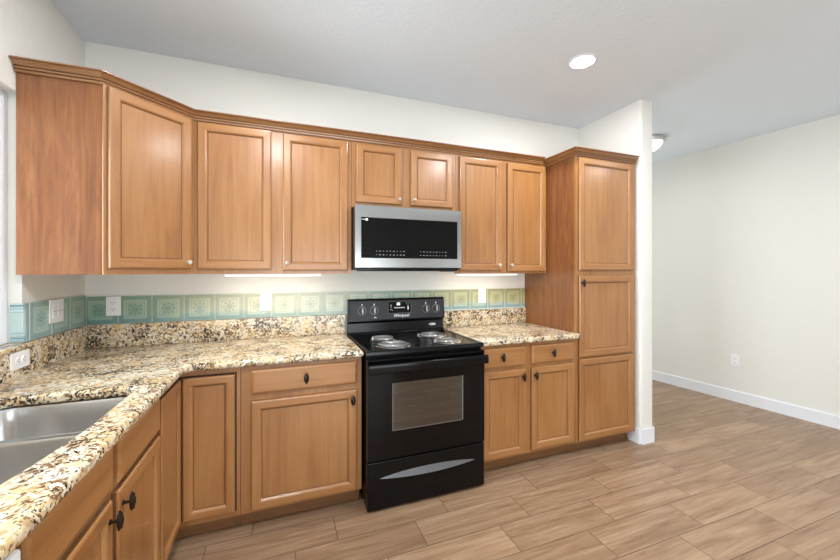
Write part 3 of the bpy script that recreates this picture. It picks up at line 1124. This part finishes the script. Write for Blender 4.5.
panel_box('control_face', -rw + 0.012, rw - 0.008, 1.012, 1.150, 0.0015, 'panel_grey', 0.0006, 0.0003)
for kx in (-0.278, -0.188, 0.223, 0.308):
    c = on_panel(kx, 1.079, 0.0022)
    bm = bmesh.new()
    lathe(bm, [(0.0325, 0.0), (0.0325, 0.0008), (0.0305, 0.0008), (0.0305, 0.0)], 'Y', 32, mat=0)
    lathe(bm, [(0.023, 0.0), (0.023, 0.006), (0.021, 0.010), (0.021, 0.014), (0.019, 0.016), (0.0005, 0.016)], 'Y', 28, mat=1)
    box(bm, -0.0055, 0.0055, -0.024, -0.015, -0.020, 0.020, bevel=0.002, mat=2)
    o = obj('control_knob', bm, ['knob_grey', 'black_satin', 'bar_grey'], bg, c, smooth=True)
    o.rotation_euler = (-tilt, 0, 0)
    panel_box('dial_mark', kx - 0.003, kx + 0.003, 1.117, 1.129, 0.0006, 'mark', out=0.002)
panel_box('display', -0.080, 0.098, 1.055, 1.139, 0.0012, 'black_glass', 0.0004, 0.002)
for a in ((-0.082, -0.080, 1.053, 1.141), (0.098, 0.100, 1.053, 1.141), (-0.080, 0.098, 1.053, 1.055), (-0.080, 0.098, 1.139, 1.141)):
    panel_box('display_rim', *a, 0.0016, 'knob_grey', out=0.002)
o = text_mesh('clock_digits', '88', 0.026, 'digits', bg, on_panel(0.0, 1.121, 0.0036), (PI / 2 - tilt, 0, 0))
bm = bmesh.new()
for i in range(7):
    box(bm, -0.036 + i * 0.012, -0.028 + i * 0.012, -0.0006, 0, -0.0028, 0.0028)
o = obj('button_row', bm, 'mark', bg, on_panel(0.004, 1.094, 0.0034))
o.rotation_euler = (-tilt, 0, 0)
for (bx, bz, bw, bh) in ((-0.066, 0.018, 0.010, 0.003), (-0.064, 0.004, 0.008, 0.003), (-0.067, -0.014, 0.010, 0.003), (-0.055, -0.020, 0.006, 0.003), (0.060, 0.030, 0.004, 0.005), (0.078, 0.030, 0.004, 0.005), (0.070, -0.006, 0.008, 0.026), (0.070, 0.014, 0.004, 0.006)):
    panel_box('button', bx + 0.006 - bw / 2, bx + 0.006 + bw / 2, 1.097 + bz - bh / 2, 1.097 + bz + bh / 2, 0.0006, 'mark', out=0.0034)
text_mesh('logo', 'Whirlpool', 0.029, 'mark', bg, on_panel(0.020, 1.035, 0.0022), (PI / 2 - tilt, 0, 0), 0.25)
panel_box('dial_mark', -0.192, -0.172, 1.026, 1.031, 0.0006, 'mark', out=0.002)
# oval badge on the riser
bm = bmesh.new()
lathe(bm, [(0.030, 0.0), (0.030, 0.0015), (0.027, 0.003), (0.0005, 0.0034)], 'Y', 32, sz=0.34)
for q in range(5):
    box(bm, -0.018 + q * 0.008, -0.0125 + q * 0.008, -0.0042, -0.003, -0.0032, 0.0032, mat=1)
o = obj('badge', bm, ['chrome', 'panel_grey'], bg, (0.283, -0.0642, 0.953))
o.rotation_euler = (-0.09, 0, 0)

# oven door
def framed(name, x0, x1, z0, z1, wx0, wx1, wz0, wz1, yb, yf, mat, parent, bevel=0.004):
    bm = bmesh.new()
    O = [(x0, z0), (x1, z0), (x1, z1), (x0, z1)]
    I = [(wx0, wz0), (wx1, wz0), (wx1, wz1), (wx0, wz1)]
    lv = {}
    for key, pts, y in (('of', O, yf), ('if', I, yf), ('ob', O, yb), ('ib', I, yb)):
        lv[key] = [bm.verts.new((px, y, pz)) for px, pz in pts]
    for i in range(4):
        j = (i + 1) % 4
        bm.faces.new((lv['of'][i], lv['of'][j], lv['if'][j], lv['if'][i]))
        bm.faces.new((lv['ob'][i], lv['ob'][j], lv['ib'][j], lv['ib'][i]))
        bm.faces.new((lv['of'][i], lv['of'][j], lv['ob'][j], lv['ob'][i]))
        bm.faces.new((lv['if'][i], lv['if'][j], lv['ib'][j], lv['ib'][i]))
    return obj(name, bm, mat, parent)


cxr = (RX0 + RX1) / 2
wx0, wx1, wz0, wz1 = 1.683 - cxr, 2.140 - cxr, 0.448, 0.724
od = framed('oven_door', -rw + 0.002, rw - 0.002, 0.292, 0.868, wx0, wx1, wz0, wz1, -0.657, -0.700, 'black_glass', rg)
boxo('window', (wx0 + 0.0005, wx1 - 0.0005, -0.6995, -0.696, wz0 + 0.0005, wz1 - 0.0005), 'oven_glass', od)
# pale printed line round the glass
bm = bmesh.new()
for a in ((wx0, wx0 + 0.004, wz0, wz1), (wx1 - 0.007, wx1, wz0, wz1), (wx0, wx1, wz0, wz0 + 0.004)):
    box(bm, a[0], a[1], -0.7004, -0.7001, a[2], a[3])
obj('window_border', bm, 'knob_grey', od)
# cavity behind the window, seen through the glass, with racks
bm = bmesh.new()
for a in ((wx0 - 0.02, wx1 + 0.02, -0.6560, -0.6555, wz0 - 0.02, wz1 + 0.02),):
    box(bm, *a)
obj('oven_cavity', bm, 'cavity', od)
bm = bmesh.new()
for zz in (0.545, 0.625):
    cyl(bm, (wx0 + 0.002, -0.668, zz), (wx1 - 0.002, -0.668, zz), 0.0022, n=8)
    for i in range(15):
        xx = wx0 + 0.015 + i * (wx1 - wx0 - 0.03) / 14
        cyl(bm, (xx, -0.672, zz + 0.002), (xx, -0.657, zz + 0.002), 0.0012, n=6)
obj('oven_rack', bm, 'chrome', od)
# handle: broad glossy bar on two end posts
bm = bmesh.new()
box(bm, -rw - 0.002, rw + 0.002, -0.750, -0.728, 0.795, 0.848, bevel=0.006, seg=4)
for sx in (-1, 1):
    box(bm, sx * (rw - 0.018) - 0.016, sx * (rw - 0.018) + 0.016, -0.730, -0.6995, 0.803, 0.836, bevel=0.005)
obj('handle', bm, 'black', od, smooth=True)
# storage drawer with a crescent grip
sd = boxo('storage_drawer', (-rw + 0.002, rw - 0.002, -0.698, -0.657, 0.012, 0.282), 'black', rg, bevel=0.005)
bm = bmesh.new()
N = 28
top, low, back_t, back_l = [], [], [], []
for i in range(N + 1):
    s = -1 + 2 * i / N
    xx = s * 0.308
    zc = 0.186
    hgt = 0.025 * (1 - s * s) ** 0.8 + 0.0008
    zb = zc
    top.append(bm.verts.new((xx, -0.6985, zb + hgt)))
    dip = 0.010 * (1 - s * s)
    low.append(bm.verts.new((xx, -0.6985 - 0.020 * (1 - s * s) - 0.0008, zb - dip)))
    back_l.append(bm.verts.new((xx, -0.6985, zb - dip - 0.0005)))
for i in range(N):
    bm.faces.new((top[i], top[i + 1], low[i + 1], low[i]))
    bm.faces.new((low[i], low[i + 1], back_l[i + 1], back_l[i]))
    bm.faces.new((back_l[i], back_l[i + 1], top[i + 1], top[i]))
bm.faces.new((top[0], low[0], back_l[0]))
bm.faces.new((top[-1], low[-1], back_l[-1]))
obj('handle', bm, 'grip', sd, smooth=True)

# ------------------------------------------------------------------ microwave
MX0, MX1 = 1.5245, 2.2815
mw = thing('microwave', 'stainless and black over-the-range microwave hung under the short wall cabinet', 'microwave', ((MX0 + MX1) / 2, 0, 1.376))
mh = (MX1 - MX0) / 2
boxo('body', (-mh + 0.003, mh - 0.003, -0.368, -0.003, 0.003, 0.4185), 'black_satin', mw, bevel=0.003)
boxo('bottom_tray', (-mh + 0.02, mh - 0.02, -0.385, -0.34, -0.006, 0.012), 'black', mw, bevel=0.004)
cm = (MX0 + MX1) / 2
gx0, gx1, gz0, gz1 = 1.563 - cm, 2.250 - cm, 1.455 - 1.376, 1.718 - 1.376
bm = bmesh.new()
md = framed('door', -mh, mh, 0.018, 0.4185, gx0, gx1, gz0, gz1, -0.370, -0.402, 'steel', mw)
boxo('glass', (gx0, gx1, -0.4015, -0.372, gz0, gz1), 'black_glass', md)
rr = random.Random(3)
for base, cnt in ((1.660 - cm, 9), (1.968 - cm, 9)):
    for row in range(2):
        for i in range(cnt):
            sz = rr.choice((0.004, 0.007, 0.010))
            xx = base + 0.004 + i * 0.0235
            zz = gz0 + 0.022 + row * 0.024
            boxo('touch_button', (xx - sz / 2, xx + sz / 2, -0.4022, -0.4016, zz - 0.002, zz + 0.002), 'bar_grey', md)
bm = bmesh.new()
box(bm, gx0 + 0.004, gx0 + 0.026, -0.4022, -0.4016, gz1 - 0.0155, gz1 - 0.0125)
box(bm, gx0 + 0.029, gx0 + 0.044, -0.4022, -0.4016, gz1 - 0.0215, gz1 - 0.0075, bevel=0.0)
obj('logo', bm, 'mark', md)

# ------------------------------------------------------------------ outlets and switches
def plate(name, label, cat, loc, rotz, w, h, kind, group):
    """wall plate; local front faces -y"""
    o = thing(name, label, cat, loc, rotz, group)
    bm = bmesh.new()
    box(bm, -w / 2, w / 2, -0.006, -0.0002, -h / 2, h / 2, bevel=0.0025)
    pl = obj('plate', bm, 'white_plastic', o)
    if kind in ('duplex', 'duplex_flat'):
        for s in (-1, 1):
            c = (0, s * 0.0195) if kind == 'duplex' else (s * 0.0195, 0)
            bm = bmesh.new()
            lathe(bm, [(0.0165, 0.0), (0.0165, 0.0018), (0.0155, 0.0022), (0.0005, 0.0022)], 'Y', 24, center=(c[0], -0.006, c[1]), sz=0.86 if kind == 'duplex' else 1.0, sx=1.0 if kind == 'duplex' else 0.86)
            rc = obj('receptacle', bm, 'white_plastic', o, smooth=True)
            bm = bmesh.new()
            for q in (-1, 1):
                if kind == 'duplex':
                    box(bm, q * 0.0063 - 0.0011, q * 0.0063 + 0.0011, -0.0086, -0.0080, c[1] - 0.001, c[1] + 0.0075)
                else:
                    box(bm, c[0] - 0.001, c[0] + 0.0075, -0.0086, -0.0080, q * 0.0063 - 0.0011, q * 0.0063 + 0.0011)
            if kind == 'duplex':
                lathe(bm, [(0.0024, 0.0080), (0.0024, 0.0086)], 'Y', 10, center=(0, 0, c[1] - 0.0075))
            else:
                lathe(bm, [(0.0024, 0.0080), (0.0024, 0.0086)], 'Y', 10, center=(c[0] - 0.0075, 0, 0))
            obj('slots', bm, 'slot', rc)
    else:
        n = 2 if kind == 'double_rocker' else 1
        for i in range(n):
            xx = (i - (n - 1) / 2) * 0.046
            bm = bmesh.new()
            box(bm, xx - 0.0165, xx + 0.0165, -0.0085, -0.0058, -0.033, 0.033, bevel=0.0012)
            rc = obj('rocker', bm, 'white_plastic', o)
            bm = bmesh.new()
            box(bm, xx - 0.0163, xx + 0.0163, -0.0088, -0.0084, -0.0008, 0.0008)
            obj('tilt_line', bm, 'slot', rc)
    return o


YT = -0.0097
plate('outlet', 'white outlet plate on the dark green tiles nearest the room corner', 'outlet', (0.1415, YT, 1.160), 0, 0.073, 0.116, 'duplex', 'outlets and switches')
plate('outlet', 'white outlet plate on pale tiles under the lit double wall cabinet', 'outlet', (0.986, YT, 1.160), 0, 0.073, 0.120, 'duplex', 'outlets and switches')
plate('outlet', 'white outlet plate on the yellow tiles between range and pantry', 'outlet', (2.680, YT, 1.160), 0, 0.073, 0.120, 'duplex', 'outlets and switches')
plate('switch_plate', 'white double switch plate on the blue-green tiles of the left wall', 'switch', (-YT, -0.322, 1.168), PI / 2, 0.124, 0.118, 'double_rocker', 'outlets and switches')
plate('outlet', 'white outlet plate set sideways in the granite upstand behind the sink', 'outlet', (0.0227, -0.626, 0.986), PI / 2, 0.122, 0.074, 'duplex_flat', 'outlets and switches')
ra = math.atan(0.0805)
plate('outlet', 'small white outlet low on the bare right wall', 'outlet', (xr(-0.315) - 0.0005, -0.315, 0.432), -PI / 2 + ra, 0.073, 0.116, 'duplex', 'outlets and switches')

# ------------------------------------------------------------------ lamps
def strip_light(x0, x1, label, power):
    o = thing('under_cabinet_light', label, 'light', ((x0 + x1) / 2, -0.235, 1.3405), 0, 'under-cabinet lights')
    w = (x1 - x0) / 2
    boxo('housing', (-w, w, -0.03, 0.03, 0.004, 0.0155), 'white_plastic', o, bevel=0.002)
    boxo('lens', (-w + 0.006, w - 0.006, -0.024, 0.024, -0.001, 0.0038), 'strip', o, bevel=0.001)
    l = area_light('strip_lamp', ((x0 + x1) / 2, -0.235, 1.337), (0, 0.35, -1), 2 * w - 0.02, 0.04, power, (1.0, 0.92, 0.80))
    return o


strip_light(0.765, 1.33, 'slim lit strip light under the double wall cabinet left of the microwave', 1.35)
strip_light(2.335, 2.86, 'slim lit strip light under the wall cabinet right of the microwave', 1.2)


def can_light(x, y, label, power):
    o = thing('recessed_light', label, 'light', (x, y, H), 0, 'recessed ceiling lights')
    bm = bmesh.new()
    lathe(bm, [(0.074, -0.0005), (0.074, -0.006), (0.080, -0.007), (0.088, -0.004), (0.090, -0.0005)], 'Z', 40)
    obj('trim_ring', bm, 'trim', o, smooth=True)
    bm = bmesh.new()
    lathe(bm, [(0.073, -0.0008), (0.073, -0.005), (0.0005, -0.0055)], 'Z', 40)
    obj('lens', bm, 'lamp', o, smooth=True)
    area_light('can_lamp', (x, y, H - 0.011), (0, 0, -1), 0.13, 0.13, power, (0.97, 0.98, 1.0), 'DISK')


CANP = 22
can_light(2.91, -0.885, 'lit recessed ceiling light above the range', 14)
can_light(1.04, -0.95, 'added recessed ceiling light above the countertop corner, unseen, brightening the left side', 10.5)  # added unseen can, lifts the left wall and cabinets
can_light(2.99, -2.16, 'lit recessed ceiling light behind the viewpoint, in line with the one above the range', CANP)
can_light(1.04, -2.25, 'lit recessed ceiling light right over the viewpoint', CANP)
can_light(5.06, -2.24, 'lit recessed ceiling light near the right wall, out of view', 8)

fl = thing('flush_ceiling_light', 'flush ceiling light with nickel rim and glowing bowl beyond the stub wall', 'light', (4.64, -0.05, H))
bm = bmesh.new()
lathe(bm, [(0.137, -0.0005), (0.140, -0.010), (0.134, -0.030), (0.118, -0.040), (0.06, -0.040)], 'Z', 48)
obj('rim', bm, 'nickel', fl, smooth=True)
bm = bmesh.new()
lathe(bm, [(0.112, -0.0405), (0.108, -0.055), (0.086, -0.090), (0.056, -0.117), (0.026, -0.130), (0.0005, -0.133)], 'Z', 48)
obj('glass_bowl', bm, 'bowl', fl, smooth=True)
bm = bmesh.new()
lathe(bm, [(0.010, -0.1325), (0.009, -0.138), (0.004, -0.143), (0.0003, -0.144)], 'Z', 16)
obj('finial', bm, 'nickel', fl, smooth=True)
area_light('bowl_lamp', (4.64, -0.05, H - 0.15), (0, 0, -1), 0.18, 0.18, 3.5, (1, 0.96, 0.90), 'DISK')
